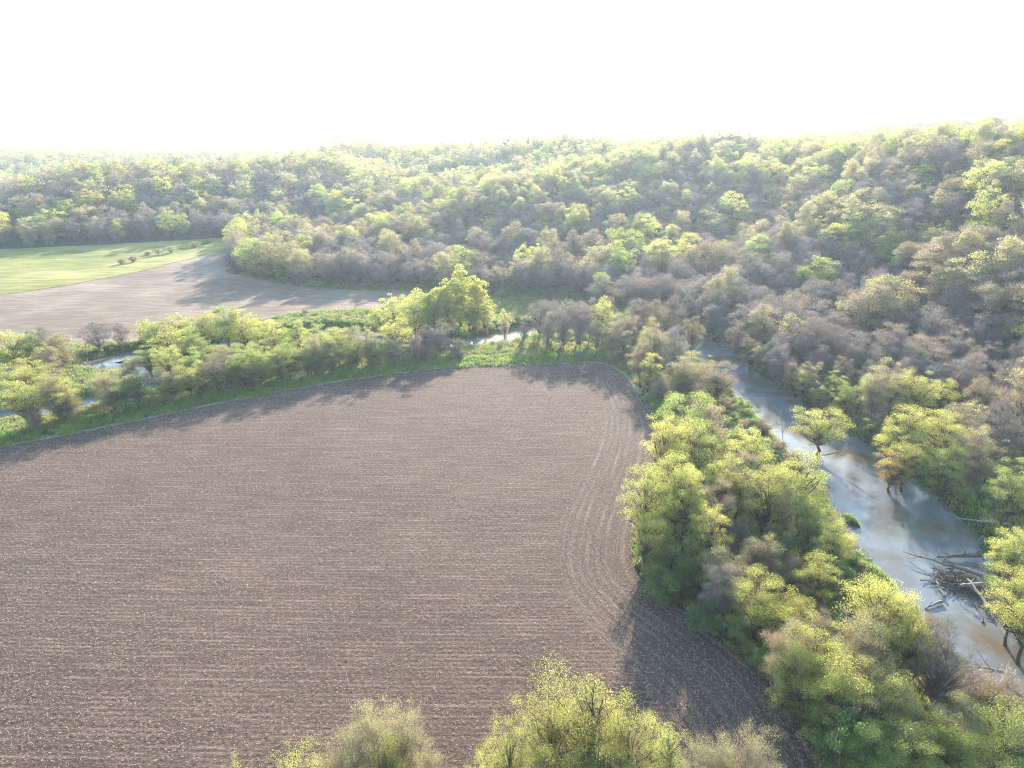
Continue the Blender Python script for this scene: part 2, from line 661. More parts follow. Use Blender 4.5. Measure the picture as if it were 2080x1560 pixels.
# ---- plan outlines
TOP_EDGE = [(-260, 78), (-170, 104), (-138, 118), (-106, 135.6), (-87.2, 148.7), (-65.6, 165.5), (-44.2, 178.9), (-19.2, 189.7), (8.4, 193.6), (20.0, 195.4)]
RIGHT_EDGE = [(20.0, 195.4), (24.5, 195.0), (27.5, 193), (30, 188), (31.6, 180), (32.4, 169), (32.4, 152), (30, 138), (26.4, 124), (22, 110), (19.1, 99), (18.2, 91),
              (20.5, 85), (23.7, 80.5), (27.5, 75), (30.3, 69), (31.9, 61), (32.5, 52), (32.5, 36)]
BROWN = [(-260, 197), (-157, 211.6), (-121, 217.5), (-100, 236), (-95, 243), (-75, 260), (-52, 266), (-38, 276), (-33, 290), (-40, 299.6), (-71.8, 302), (-96, 305),
         (-123, 320), (-139, 357), (-150, 392), (-158, 372), (-170, 331), (-187, 301), (-204, 281), (-245, 262), (-300, 240)]
GREEN = [(-300, 240.5), (-245, 262.5), (-204.5, 281.5), (-187.5, 301.5), (-170.5, 331.5), (-158.5, 372.5), (-151, 395), (-161, 424), (-173, 436), (-200, 423),
         (-231, 406), (-273, 386), (-400, 350), (-500, 320), (-420, 230)]

# ---- ground sheet
gx = axis(-3600, 3600, -180, 125, 2.0)
gy = axis(-900, 3800, 40, 330, 2.0)
X, Y = np.meshgrid(gx, gy)
Z = terrain(X, Y)
fieldpoly = TOP_EDGE + RIGHT_EDGE + [(-260, 36)]
infield = inside(X, Y, fieldpoly)
Zg = np.where(infield, Z - 0.5, Z)

mt, t = new_mat('ground_cover')
geo = N(t, "ShaderNodeNewGeometry")
pos = geo.outputs['Position']
aw = N(t, "ShaderNodeAttribute", attribute_name='wood')
ab = N(t, "ShaderNodeAttribute", attribute_name='bank')
n1 = noise(t, pos, 0.05, 5, 0.65)
n2 = noise(t, pos, 0.9, 6, 0.75)
n3 = noise(t, pos, 0.22, 5, 0.7)
grass = ramp(t, n3, [(0.3, (0.05, 0.085, 0.028)), (0.5, (0.07, 0.11, 0.035)), (0.68, (0.13, 0.16, 0.05)), (0.8, (0.19, 0.17, 0.085))])
grass = mixc(t, mathn(t, 'MULTIPLY', n2, 0.9), grass, (0.05, 0.07, 0.02))
litter = ramp(t, n2, [(0.3, (0.07, 0.055, 0.045)), (0.55, (0.12, 0.10, 0.08)), (0.75, (0.09, 0.11, 0.045))])
mud = ramp(t, n2, [(0.3, (0.035, 0.027, 0.02)), (0.7, (0.11, 0.09, 0.07))])
wn = mathn(t, 'ADD', aw.outputs['Fac'], mathn(t, 'MULTIPLY', mathn(t, 'SUBTRACT', n3, 0.5), 0.9))
wf = ramp(t, wn, [(0.4, (0, 0, 0)), (0.6, (1, 1, 1))])
c = mixc(t, wf, grass, litter)
bf = ramp(t, mathn(t, 'ADD', ab.outputs['Fac'], mathn(t, 'MULTIPLY', mathn(t, 'SUBTRACT', n2, 0.5), 0.6)), [(0.45, (0, 0, 0)), (0.62, (1, 1, 1))])
c = mixc(t, bf, c, mud)
surf(t, c, 0.95, n2, 1.0, 0.5)
gme = grid_mesh('ground', X, Y, Zg, [mt])
d = hill_d(X, Y)
rd, ri = seg_dist(X, Y, RIVER)
hw = np.interp(ri, np.arange(len(RIVER)), RIVER[:, 2])
set_attr(gme, 'wood', sm((d + np.where(X > 60, 24, 12)) / 10))
set_attr(gme, 'bank', 1 - sm((rd - hw - 0.3) / 2.2))
link('ground', gme, kind='structure')


def row_stalk(t, uv_u, uv_v, pos, dark, mid, light, period, patch=0.04):
    """Tilled soil in rows with pale crop residue."""
    comb = N(t, "ShaderNodeCombineXYZ")
    t.links.new(uv_u, comb.inputs[0])
    t.links.new(mathn(t, 'MULTIPLY', uv_v, 3.0), comb.inputs[1])
    fl = noise(t, comb.outputs[0], 1.5, 8, 0.85)
    fl2 = noise(t, comb.outputs[0], 5.0, 4, 0.8)
    lg = noise(t, pos, patch, 5, 0.6)
    ph = mathn(t, 'ADD', mathn(t, 'MULTIPLY', uv_v, 2 * math.pi / period), mathn(t, 'MULTIPLY', fl, 3.0))
    comb2 = N(t, "ShaderNodeCombineXYZ")
    t.links.new(mathn(t, 'MULTIPLY', uv_u, 0.10), comb2.inputs[0])
    t.links.new(mathn(t, 'MULTIPLY', uv_v, 0.9), comb2.inputs[1])
    streak = noise(t, comb2.outputs[0], 1.0, 5, 0.7)
    amp = ramp(t, streak, [(0.42, (0.1, 0.1, 0.1)), (0.62, (1, 1, 1))])
    wv = mathn(t, 'MULTIPLY', mathn(t, 'SINE', ph), amp)
    f = mathn(t, 'ADD', mathn(t, 'MULTIPLY', fl, 0.9), mathn(t, 'MULTIPLY', lg, 0.12))
    f = mathn(t, 'ADD', f, mathn(t, 'MULTIPLY', wv, 0.05))
    f = mathn(t, 'ADD', f, mathn(t, 'MULTIPLY', streak, 0.26))
    col = ramp(t, f, [(0.50, dark), (0.64, mid), (0.80, light)])
    spk = ramp(t, fl2, [(0.60, (0, 0, 0)), (0.72, (1, 1, 1))])
    col = mixc(t, mathn(t, 'MULTIPLY', spk, 0.55), col, light)
    h = mathn(t, 'ADD', mathn(t, 'MULTIPLY', wv, 0.15), mathn(t, 'MULTIPLY', fl, 2.0))
    return col, h


# ---- near tilled field, as strips from its left/top edge to its right edge
def edge_x(P, ys):
    P = sorted([(p[1], p[0]) for p in P])
    return np.interp(ys, [p[0] for p in P], [p[1] for p in P])


RE = catmull([(a, b, 0) for a, b in RIGHT_EDGE], 1.0)
TE = catmull([(a, b, 0) for a, b in TOP_EDGE], 2.0)
ys = np.concatenate([np.arange(36, 185, 1.0), np.arange(185, 193, 0.5), np.linspace(193, 195.3, 24)])
xl = np.where(ys < 78, -260, edge_x(TE, ys))
xr = edge_x([p for p in RE], ys)
xr = np.maximum(xr, xl + 0.05)
uu = np.linspace(0, 1, 260)
# bunch columns near the right so that the headland is fine
uu = 1 - (1 - uu) ** 1.6
X = xl[:, None] + (xr - xl)[:, None] * uu[None, :]
Y = np.repeat(ys[:, None], len(uu), 1)
rag = 0.35
fe, fi = seg_dist(X, Y, RE)
te, _ = seg_dist(X, Y, TE)
Zf = 0.06 + 0.10 * wob(X, Y, 21) * sm(fe / 10) * sm(te / 10)
mf, t = new_mat('tilled_corn_field')
av = N(t, "ShaderNodeAttribute", attribute_name='row_across')
au = N(t, "ShaderNodeAttribute", attribute_name='row_along')
hv = N(t, "ShaderNodeAttribute", attribute_name='head_across')
hu = N(t, "ShaderNodeAttribute", attribute_name='head_along')
hm = N(t, "ShaderNodeAttribute", attribute_name='headland')
pos = N(t, "ShaderNodeNewGeometry").outputs['Position']
dark, mid, light = (0.052, 0.034, 0.028), (0.130, 0.088, 0.070), (0.33, 0.242, 0.178)
c1, h1 = row_stalk(t, au.outputs['Fac'], av.outputs['Fac'], pos, dark, mid, light, 0.76)
c2, h2 = row_stalk(t, hu.outputs['Fac'], hv.outputs['Fac'], pos, (0.065, 0.044, 0.036), (0.150, 0.105, 0.084), (0.34, 0.255, 0.19), 1.35)
jag = mathn(t, 'ADD', hm.outputs['Fac'], mathn(t, 'MULTIPLY', mathn(t, 'SUBTRACT', noise(t, pos, 0.8, 3), 0.5), 0.5))
k = ramp(t, jag, [(0.46, (0, 0, 0)), (0.54, (1, 1, 1))])
surf(t, mixc(t, k, c1, c2), 0.95, mixc(t, k, h1, h2), 1.0, 0.14, 0.15)
fme = grid_mesh('tilled_field', X, Y, Zf, [mf])
rowv = Y + 0.012 * X + 0.5 * wob(X, Y, 33) + 0.35 * wob(X, Y, 70, 1)
hw_ = np.interp(Y, [36, 60, 75, 90, 105, 125, 150, 170, 190], [16, 15, 13, 11, 12, 12, 11, 10, 6])
head = 1 - sm((fe - hw_ + 3) / 6)
set_attr(fme, 'row_across', rowv)
set_attr(fme, 'row_along', X + 0.3 * Y)
set_attr(fme, 'head_across', fe)
set_attr(fme, 'head_along', fi * 1.0)
set_attr(fme, 'headland', head)
link('tilled_field', fme, kind='structure')

# ---- pale worn track along the field's edge
def ribbon(name, P, wid, z, mat, seed=0):
    P = np.asarray(P)[:, :2]
    tan = np.gradient(P, axis=0)
    nrm = np.stack([-tan[:, 1], tan[:, 0]], -1)
    nrm /= np.linalg.norm(nrm, axis=1)[:, None]
    g = np.random.default_rng(seed)
    rag1 = g.normal(size=len(P)) * 0.12
    rag2 = g.normal(size=len(P)) * 0.12
    off = np.linspace(-1, 1, 4)
    X = np.stack([P[:, 0] + nrm[:, 0] * (wid / 2 * o + (rag1 if o < 0 else rag2)) for o in off], 1)
    Y = np.stack([P[:, 1] + nrm[:, 1] * (wid / 2 * o + (rag1 if o < 0 else rag2)) for o in off], 1)
    zz = z(X, Y) if callable(z) else np.full_like(X, z)
    return grid_mesh(name, X, Y, zz, [mat])


mtk, t = new_mat('dry_grass_margin')
pos = N(t, "ShaderNodeNewGeometry").outputs['Position']
nn = noise(t, pos, 1.2, 6, 0.75)
surf(t, ramp(t, nn, [(0.35, (0.12, 0.12, 0.06)), (0.5, (0.25, 0.215, 0.15)), (0.7, (0.40, 0.35, 0.27))]), 0.95, nn, 1, 0.2)
edge = np.vstack([TE[::1], RE[3:int(len(RE) * 0.20)]])
link('path', ribbon('path', edge + np.array([-0.25, 0.6, 0]), 1.5, lambda x, y: 0.16 + 0 * x, mtk, 3), kind='structure')


# ---- far fields draped on the terrain
def drape(name, poly, mat, lift, step=3.0):
    P = np.array(poly)
    cl = np.vstack([P, P[:1]])
    cl = catmull([(a, b, 0) for a, b in cl], 4.0)[:, :2] if False else cl
    import bmesh
    bm = bmesh.new()
    # dense outline
    o = []
    for i in range(len(P)):
        a, b = P[i], P[(i + 1) % len(P)]
        n = max(1, int(np.hypot(*(b - a)) / step))
        for q in range(n):
            o.append(a + (b - a) * q / n)
    o = np.array(o)
    x0, y0 = o.min(0)
    x1, y1 = o.max(0)
    from mathutils import Vector
    from mathutils.geometry import delaunay_2d_cdt
    gx, gy = np.meshgrid(np.arange(x0, x1, step * 1.6), np.arange(y0, y1, step * 1.6))
    gx = gx.ravel()
    gy = gy.ravel()
    m = inside(gx, gy, [tuple(p) for p in o])
    oc = np.array([(*p, 0) for p in np.vstack([o, o[:1]])])
    dd, _ = seg_dist(gx, gy, oc)
    m &= dd > step * 0.6
    pts = [Vector(p) for p in o] + [Vector((a, b)) for a, b in zip(gx[m], gy[m])]
    n = len(o)
    vs, es, fs, *_ = delaunay_2d_cdt(pts, [(i, (i + 1) % n) for i in range(n)], [], 1, 1e-4)
    xy = np.array([(v.x, v.y) for v in vs])
    z = terrain(xy[:, 0], xy[:, 1]) + lift
    f = np.array([list(q) for q in fs])
    return mesh_from(name, np.column_stack([xy, z]), f, 3, [mat], smooth=True)


mb, t = new_mat('far_stubble_field')
pos = N(t, "ShaderNodeNewGeometry").outputs['Position']
mp = N(t, "ShaderNodeMapping")
mp.inputs['Rotation'].default_value = (0, 0, R(2))
mp.inputs['Scale'].default_value = (0.10, 0.75, 1)
t.links.new(pos, mp.inputs[0])
st = noise(t, mp.outputs[0], 1.0, 6, 0.75)
lg = noise(t, pos, 0.018, 4, 0.6)
f = mathn(t, 'ADD', mathn(t, 'MULTIPLY', st, 0.6), mathn(t, 'MULTIPLY', lg, 0.6))
surf(t, ramp(t, f, [(0.42, (0.115, 0.084, 0.064)), (0.58, (0.21, 0.15, 0.108)), (0.72, (0.36, 0.275, 0.205))]), 0.95, st, 0.7, 0.2)
link('stubble_field', drape('stubble_field', BROWN, mb, 0.14), kind='structure')
mg, t = new_mat('meadow_field')
pos = N(t, "ShaderNodeNewGeometry").outputs['Position']
mp = N(t, "ShaderNodeMapping")
mp.inputs['Rotation'].default_value = (0, 0, R(-35))
mp.inputs['Scale'].default_value = (0.05, 0.3, 1)
t.links.new(pos, mp.inputs[0])
st = noise(t, mp.outputs[0], 1.0, 5, 0.7)
lg = noise(t, pos, 0.02, 4, 0.6)
f = mathn(t, 'ADD', mathn(t, 'MULTIPLY', st, 0.5), mathn(t, 'MULTIPLY', lg, 0.6))
surf(t, ramp(t, f, [(0.42, (0.12, 0.15, 0.05)), (0.52, (0.21, 0.21, 0.05)), (0.64, (0.36, 0.32, 0.11))]), 0.95, st, 0.7, 0.3)
link('meadow', drape('meadow', GREEN, mg, 0.14, 4.0), kind='structure')

# ---- river
mw, t = new_mat('river_water')
geo = N(t, "ShaderNodeNewGeometry")
pos = geo.outputs['Position']
mp = N(t, "ShaderNodeMapping")
mp.inputs['Scale'].default_value = (1.0, 0.55, 1)
t.links.new(pos, mp.inputs[0])
r1 = noise(t, mp.outputs[0], 1.4, 4, 0.6, 0.3)
r2 = noise(t, pos, 0.12, 3, 0.6, 0.5)
bed = noise(t, pos, 0.09, 4, 0.6, 0.6)
amt = ramp(t, r2, [(0.42, (0.12, 0.12, 0.12)), (0.66, (1, 1, 1))])
r3 = noise(t, mp.outputs[0], 6.0, 3, 0.6)
h = mathn(t, 'ADD', mathn(t, 'MULTIPLY', r1, amt), mathn(t, 'MULTIPLY', r3, 0.25))
col = ramp(t, bed, [(0.42, (0.19, 0.205, 0.215)), (0.52, (0.155, 0.155, 0.145)), (0.66, (0.15, 0.11, 0.065))])
p = surf(t, col, 0.07, h, 0.32, 0.06, 0.5)
p.inputs['IOR'].default_value = 1.333
P = RIVER[:, :2]
tan = np.gradient(P, axis=0)
nrm = np.stack([-tan[:, 1], tan[:, 0]], -1)
nrm /= np.linalg.norm(nrm, axis=1)[:, None]
off = np.linspace(-1, 1, 9)
hw = RIVER[:, 2] + 2.6
X = P[:, :1] + nrm[:, :1] * hw[:, None] * off
Y = P[:, 1:] + nrm[:, 1:] * hw[:, None] * off
link('river', grid_mesh('river', X, Y, np.full_like(X, -2.0), [mw]), kind='structure')


# ------------------------------------------------------------------ trees, one by one
def zt(x, y):
    return float(terrain(np.array([x]), np.array([y]))[0])


TREES = []      # dict(x,y,z,h,w,kind,zone)


def tree_top(px, py, h, wd, kind, zone):
    z = 0.0
    if zone == 'left':
        h, wd = h * 1.1, wd * 1.15
    for _ in range(12):
        x, y = at(px, py, z + h)
        z = 0.6 * z + 0.4 * zt(x, y)
    if zone in ('left', 'mid'):
        # the grass verge along the field stays free of trees
        need = (6.5 + 0.34 * wd) if zone == 'left' else 11.0
        for _ in range(4):
            dd = np.hypot(TE[:, 0] - x, TE[:, 1] - y)
            i = int(np.argmin(dd))
            if dd[i] < need:
                x, y = x + 0.0, y + (need - dd[i]) * 1.1
        z = zt(x, y)
    TREES.append(dict(x=x, y=y, z=max(z, -1.9), h=h, w=wd, kind=kind, zone=zone))


NEAR = """
1180 1362 15 11 yellow|1122 1402 13 7 yellow|1275 1422 12.5 7 yellow|1033 1446 12 5 yellow|1356 1464 10 6 yellow|1460 1500 8.5 5 pale|1540 1486 9 6.5 pale
744 1414 13 6 pale|816 1428 12.5 6 pale|706 1478 11.5 6 pale|868 1502 11 5 pale|588 1530 11 7 yellow|780 1500 10.5 7 yellow|966 1522 10 3.5 yellow|1230 1500 11 7 yellow|660 1540 9.5 6 pale|1100 1520 10.5 6 yellow|1310 1530 9 6 green|1400 1545 8 5 pale|470 1558 9 3 yellow"""
WOOD = """
1338 648 15 9 pale|1302 686 12 7 pale|1372 668 14 8 bare|1412 640 13 7 tan|1408 716 12 11 pale|1462 735 11 10 tan|1320 720 10 6 yellow|1385 745 8 7 brush|1350 765 6 7 brush
1400 788 16 12 green|1352 842 15 10 yellow|1450 812 14 9 pale|1500 855 11 7 shrub|1530 866 13 8 yellow|1420 860 14 10 yellow|1476 925 12 8 yellow|1380 920 15 9 yellow
1326 950 14 9 yellow|1398 965 13.5 8 yellow|1446 1030 11.5 6.5 yellow|1508 925 12 7 tan|1560 938 13.5 9 yellow|1640 925 13.5 10 yellow|1598 975 11 7 pale|1670 1000 9 7 green
1466 980 11 6.5 tan|1505 1056 6.5 4.5 bare|1562 1088 8.5 6.5 pale|1534 1104 7.5 6 tan|1480 1114 8.5 6.5 pale|1704 1062 8.5 6.5 yellow|1664 1130 8.5 6.5 yellow|1616 1140 6 5.5 tan
1552 1172 9.5 8.5 yellow|1622 1218 7 6 yellow|1464 1152 8.5 6 bare|1356 1156 5 8 shrub|1312 1040 9 6 yellow|1370 1090 7 8 shrub|1420 1130 6 6 shrub|1700 1140 6 5 shrub
1788 1172 13 8.5 yellow|1832 1186 12.5 7.5 yellow|1740 1232 12.5 9 pale|1852 1242 11 8 yellow|1655 1258 12 7 yellow|1612 1272 11 5.5 tan|1690 1262 10 7 tan|1636 1322 10 6 green
1762 1300 11 7 pale|1716 1342 10.5 8 yellow|1806 1374 10 7 yellow|1700 1378 9.5 6 green|1700 1446 6.5 6 shrub|1936 1276 11.5 8 bare|1884 1256 9 5.5 tan|1842 1400 9 6 pale
1962 1424 8 7 pale|1780 1480 7.5 7 green|1730 1466 8 6.5 shrub|1862 1482 7.5 7 yellow|1952 1486 7 7 green|2040 1440 8.5 8 yellow|1500 1260 4.5 5 shrub|1552 1312 4 4 shrub
2030 1350 7 6 brush|1990 1372 6 6 brush|2070 1380 7 6 tan|1760 1420 8 6 brush|1900 1440 8 7 yellow|1752 1524 6 6 green|1820 1530 6 6 yellow|1920 1545 6 6 green|2010 1520 7 7 yellow
1672 838 10.5 13 yellow|1650 1040 8 6 shrub|1590 1060 7 5 shrub|1440 1220 5 6 shrub|1600 1360 4 4.5 shrub"""
MID = """
1098 612 13 7 bare|1124 618 12 7 bare|1148 612 13.5 8 bare|1176 618 13 7 bare|1200 612 13 7 bare|1226 614 13.5 7 yellow|1262 628 13.5 9 pale|1246 645 12 8 pale|1290 642 11 6 bare
1332 614 12 7 tan|1366 606 13 8 bare|1300 606 13 7 bare|1180 642 11 6 bare|1146 645 11 6 bare|1112 648 10 5.5 bare|1216 655 10 6 bare|1400 612 12 8 bare|1270 668 10 7 tan|1024 637 9 4.2 pale|1062 648 8.5 4 bare
1345 632 11 6 tan|1236 610 12.5 6 bare|1320 660 10 6 pale"""
LEFT = """
930 547 18 8.4 tall|962 566 16 7.2 tall|880 592 13.5 8 yellow|906 575 15.5 8 tall|840 596 14 9 yellow|802 606 12.5 10 yellow|868 608 13 9 green|985 612 11 6 yellow|952 622 9 6 green|770 634 8 8 yellow
806 646 11.5 8.5 yellow|746 662 10.5 6.5 pale|892 652 10 8.5 bare|862 662 8 6 tan|712 658 10 7 pale|682 668 10 7 yellow|640 660 9.5 8 yellow|604 652 10 8 yellow|560 658 10 9 yellow|530 650 9 8 yellow
660 692 9 7 pale|620 690 10.5 8 pale|574 700 10 8 green|540 720 9 8 yellow|506 706 9 8 green|500 740 7.5 7 green|458 700 9 9 pale|472 722 9 7 green|590 730 8 7 shrub|650 715 8 7 green|700 708 8 7 green|740 712 7 6 shrub
786 700 7.5 6 pale|830 708 7 6 brush|930 696 5 6 brush|310 646 9 10 yellow|352 650 8.5 9 yellow|402 640 9 9 yellow|455 624 12 8.5 green|488 640 10 8 yellow|430 640 9 8 yellow
342 674 9 9 yellow|380 668 9 9 yellow|330 696 12 7 yellow|404 688 9 8 green|300 712 8 8 yellow|366 746 8 7 yellow|412 742 8 7.5 tan|386 714 8.5 7 green|218 752 7.5 7 pale
272 752 8 8 tan|325 760 7.5 7 pale|250 778 7 7 shrub|210 792 7 8 shrub|300 790 6 7 shrub|352 788 6 7 shrub|412 782 6 7 shrub|450 762 7 7 shrub|172 774 9.5 9.5 pale|128 796 6 5 pale|258 728 7 6 pale|104 752 11 6.5 pale|10 676 11 9 yellow
42 720 11 11 yellow|52 678 10 6 green|80 666 10 7 bare|112 682 9 7 pale|86 702 9 6 pale|192 662 9 8 bare|240 660 8.5 4 bare|10 776 11 9 yellow|42 812 9 7 pale|76 794 9 8 yellow|16 840 6 5 brush
540 755 5.5 6 shrub|620 748 5.5 6 shrub|690 738 5.5 6 shrub|750 730 5 6 shrub|490 775 5 6 shrub|850 722 4.5 6 brush"""
RBANK = """
1826 736 13 11 tan|1876 748 14 9 yellow|1920 770 11 7 yellow|1862 832 13 11 yellow|1930 840 12 9 yellow|1820 868 10 8 yellow|1818 932 8 7 orange|1850 900 11 8 yellow|1966 812 12 9 pale|2044 822 14 9 bare
2000 860 12 8 pale|1930 915 11 8 green|1700 754 8 6 green|1640 762 8.5 6 green|1668 780 7.5 6 shrub|1720 782 8.5 6 green|1752 770 9 6 green|1500 668 11 7 bare|1528 690 10.5 7 tan|1556 704 10 7 pale|1590 726 10 7 bare|1622 742 9.5 6.5 tan|1580 700 12 7 bare|1650 735 10 7 pale|2072 935 12 9 green
2062 1086 11 6 yellow|2092 1110 12 8 green|2078 1180 11 7 yellow|2110 1200 12 8 yellow|1770 850 5 6 shrub|1535 665 9 6 tan|1480 640 10 7 bare|1450 622 12 7 bare"""
HEDGE = """
246 526 2.6 4.5 pale|269 520 3 5 pale|300 511 1.8 6 brush|320 505 3.2 5.5 tan|345 500 3.6 5 pale|372 496 2.4 8 shrub|394 491 3.2 6 pale|416 487 2.5 7 shrub"""
for txt, zone in ((HEDGE, 'hedge'), (NEAR, 'near'), (WOOD, 'wood'), (MID, 'mid'), (LEFT, 'left'), (RBANK, 'rbank')):
    for e in txt.replace('\n', '|').split('|'):
        if e.strip():
            a = e.split()
            tree_top(float(a[0]), float(a[1]), float(a[2]), float(a[3]), a[4], zone)

# ---- hillside wood: one set of stems; the largest in view become objects, the rest one mass
CLEAR = [[(232, 318), (300, 322), (420, 470), (300, 500), (236, 400)], [(150, 640), (420, 640), (520, 900), (120, 900)]]


def scatter(n, rmin, rmax, th0, th1, mind, g):
    th = R(1) * g.uniform(th0, th1, n)
    r = np.sqrt(g.uniform(rmin ** 2, rmax ** 2, n))
    x, y = r * np.sin(th), r * np.cos(th)
    dd = hill_d(x, y)
    ok = dd > np.where((y > 140) & (y < 275) & (x > 30), -16, 1.5)
    rd, ri = seg_dist(x, y, RIVER)
    ok &= rd > 9
    for c in CLEAR:
        ok &= ~inside(x, y, c)
    x, y = x[ok], y[ok]
    cell = {}
    keep = []
    for i in range(len(x)):
        ci, cj = int(x[i] // mind), int(y[i] // mind)
        bad = False
        for a in (-1, 0, 1):
            for b in (-1, 0, 1):
                for j in cell.get((ci + a, cj + b), ()):
                    if (x[i] - x[j]) ** 2 + (y[i] - y[j]) ** 2 < mind * mind:
                        bad = True
                        break
        if not bad:
            cell.setdefault((ci, cj), []).append(i)
            keep.append(i)
    return x[keep], y[keep]


g = np.random.default_rng(21)
hx, hy = scatter(60000, 110, 640, -42, 42, 6.3, g)
fx, fy = scatter(60000, 640, 1700, -42, 42, 8.5, g)
sx = np.concatenate([hx, fx])
sy = np.concatenate([hy, fy])
sz = terrain(sx, sy)
# keep clear of the trees already placed
for T in TREES:
    m = (sx - T['x']) ** 2 + (sy - T['y']) ** 2 > (0.3 * T['w'] + 2.0) ** 2
    sx, sy, sz = sx[m], sy[m], sz[m]
n = len(sx)
patch = 1.2 * wob(sx, sy, 24, 1) + 0.6 * wob(sx, sy, 9, 4) + g.normal(size=n) * 0.6
dd = hill_d(sx, sy)
thd = np.degrees(np.arctan2(sx, sy))
leafy = 0.6 * patch + 0.9 * sm(dd / 220) + 0.85 * g.normal(size=n) - 0.55
knd = np.where(leafy > 1.15, 'yellow', np.where(leafy > 0.3, 'pale', np.where(leafy > -0.25, 'tan', 'bare'))).astype('<U8')
rr = g.random(n)
knd[(knd == 'yellow') & (rr < 0.25)] = 'green'
knd[(knd == 'bare') & (rr > 0.95)] = 'green'
sh = g.uniform(10, 17, n) * np.where(knd == 'bare', 0.88, np.where(knd == 'tan', 1.0, 1.1))
sw = sh * g.uniform(0.48, 0.92, n)
app = sh / np.sqrt(sx ** 2 + sy ** 2 + (CAM_H - sz - sh / 2) ** 2)
pxs = np.array([to_px(a, b, c + h * .8) for a, b, c, h in zip(sx, sy, sz, sh)])
inv = (pxs[:, 0] > -20) & (pxs[:, 0] < 2100) & (pxs[:, 1] < 1560)
order = np.argsort(-(app * inv))
n_ind = 135
for i in order[:n_ind]:
    TREES.append(dict(x=sx[i], y=sy[i], z=sz[i], h=sh[i], w=sw[i], kind=str(knd[i]), zone='slope'))
rest = order[n_ind:]

# ---- distant mass: one stuff object, stems instanced by geometry nodes
STOCK = bpy.data.collections.new("woodland_stock")
stock_index = {}
cnt = 0
for kind in ('yellow', 'green', 'pale', 'tan', 'bare'):
    for lod in (1, 2):
        for v, (tme, cme, who, H, W) in enumerate(REFS[(kind, lod)]):
            o = bpy.data.objects.new("stock_%03d" % cnt, who)
            STOCK.objects.link(o)
            stock_index[(kind, lod, v)] = cnt
            cnt += 1


def instancer(name, pts, idx, rot, scl, coll, **props):
    me = bpy.data.meshes.new(name)
    me.vertices.add(len(pts))
    me.vertices.foreach_set('co', np.asarray(pts, np.float32).ravel())
    a = me.attributes.new('pick', 'INT', 'POINT')
    a.data.foreach_set('value', np.asarray(idx, np.int32))
    a = me.attributes.new('turn', 'FLOAT_VECTOR', 'POINT')
    a.data.foreach_set('vector', np.asarray(rot, np.float32).ravel())
    a = me.attributes.new('grow', 'FLOAT_VECTOR', 'POINT')
    a.data.foreach_set('vector', np.asarray(scl, np.float32).ravel())
    o = link(name, me, **props)
    ng = bpy.data.node_groups.new(name, 'GeometryNodeTree')
    ng.interface.new_socket('Geometry', in_out='INPUT', socket_type='NodeSocketGeometry')
    ng.interface.new_socket('Geometry', in_out='OUTPUT', socket_type='NodeSocketGeometry')
    i = ng.nodes.new('NodeGroupInput')
    ou = ng.nodes.new('NodeGroupOutput')
    ci = ng.nodes.new('GeometryNodeCollectionInfo')
    ci.inputs['Collection'].default_value = coll
    ci.inputs['Separate Children'].default_value = True
    ci.inputs['Reset Children'].default_value = True
    ip = ng.nodes.new('GeometryNodeInstanceOnPoints')
    ip.inputs['Pick Instance'].default_value = True

    def att(nm, ty):
        q = ng.nodes.new('GeometryNodeInputNamedAttribute')
        q.data_type = ty
        q.inputs['Name'].default_value = nm
        return next(s for s in q.outputs if s.enabled and s.name == 'Attribute')
    ng.links.new(i.outputs[0], ip.inputs['Points'])
    ng.links.new(ci.outputs[0], ip.inputs['Instance'])
    ng.links.new(att('pick', 'INT'), ip.inputs['Instance Index'])
    er = ng.nodes.new('FunctionNodeEulerToRotation')
    ng.links.new(att('turn', 'FLOAT_VECTOR'), er.inputs[0])
    ng.links.new(er.outputs[0], ip.inputs['Rotation'])
    ng.links.new(att('grow', 'FLOAT_VECTOR'), ip.inputs['Scale'])
    ng.links.new(ip.outputs[0], ou.inputs[0])
    md = o.modifiers.new('scatter', 'NODES')
    md.node_group = ng
    return o


rx, ry, rz_ = sx[rest], sy[rest], sz[rest]
dist = np.hypot(rx, ry)
idx = []
sc_ = []
for j, i in enumerate(rest):
    lod = 1 if dist[j] < 520 else 2
    nv = len(REFS[(str(knd[i]), lod)])
    v = int(g.integers(nv))
    idx.append(stock_index[(str(knd[i]), lod, v)])
    _, _, _, H, W = REFS[(str(knd[i]), lod)][v]
    sc_.append((sw[i] / W, sw[i] / W, sh[i] / H))
rot = np.zeros((len(rest), 3))
rot[:, 2] = g.uniform(0, 6.28, len(rest))
instancer('distant_woodland', np.column_stack([rx, ry, rz_]), idx, rot, sc_, STOCK, kind='stuff',
          label='hazy spring woodland covering the far hillsides and plateau')

# ---- undergrowth below and between the trees: bushes nobody could count
UST = bpy.data.collections.new("undergrowth_stock")
uk = []
for kind, lod in (('shrub', 1), ('brush', 1)):
    for v, (tme, cme, who, H, W) in enumerate(REFS[(kind, lod)]):
        o = bpy.data.objects.new("under_%03d" % len(uk), who)
        UST.objects.link(o)
        uk.append((H, W))


def tuft(seed, mat, n=60, hgt=0.7, spread=0.8):
    g = np.random.default_rng(seed)
    b = np.zeros((n, 3))
    b[:, :2] = g.normal(size=(n, 2)) * spread * 0.4
    dr = np.column_stack([g.normal(size=n) * .45, g.normal(size=n) * .45, np.ones(n)])
    v = twig_strips(g, b, dr, hgt, 0.09)
    base = (np.arange(n) * 6)[:, None]
    q = np.concatenate([base + np.array([0, 1, 2, 3]), base + np.array([3, 2, 4, 5])], 1)
    return mesh_from('tuft', v, q.ravel(), 4, [mat])


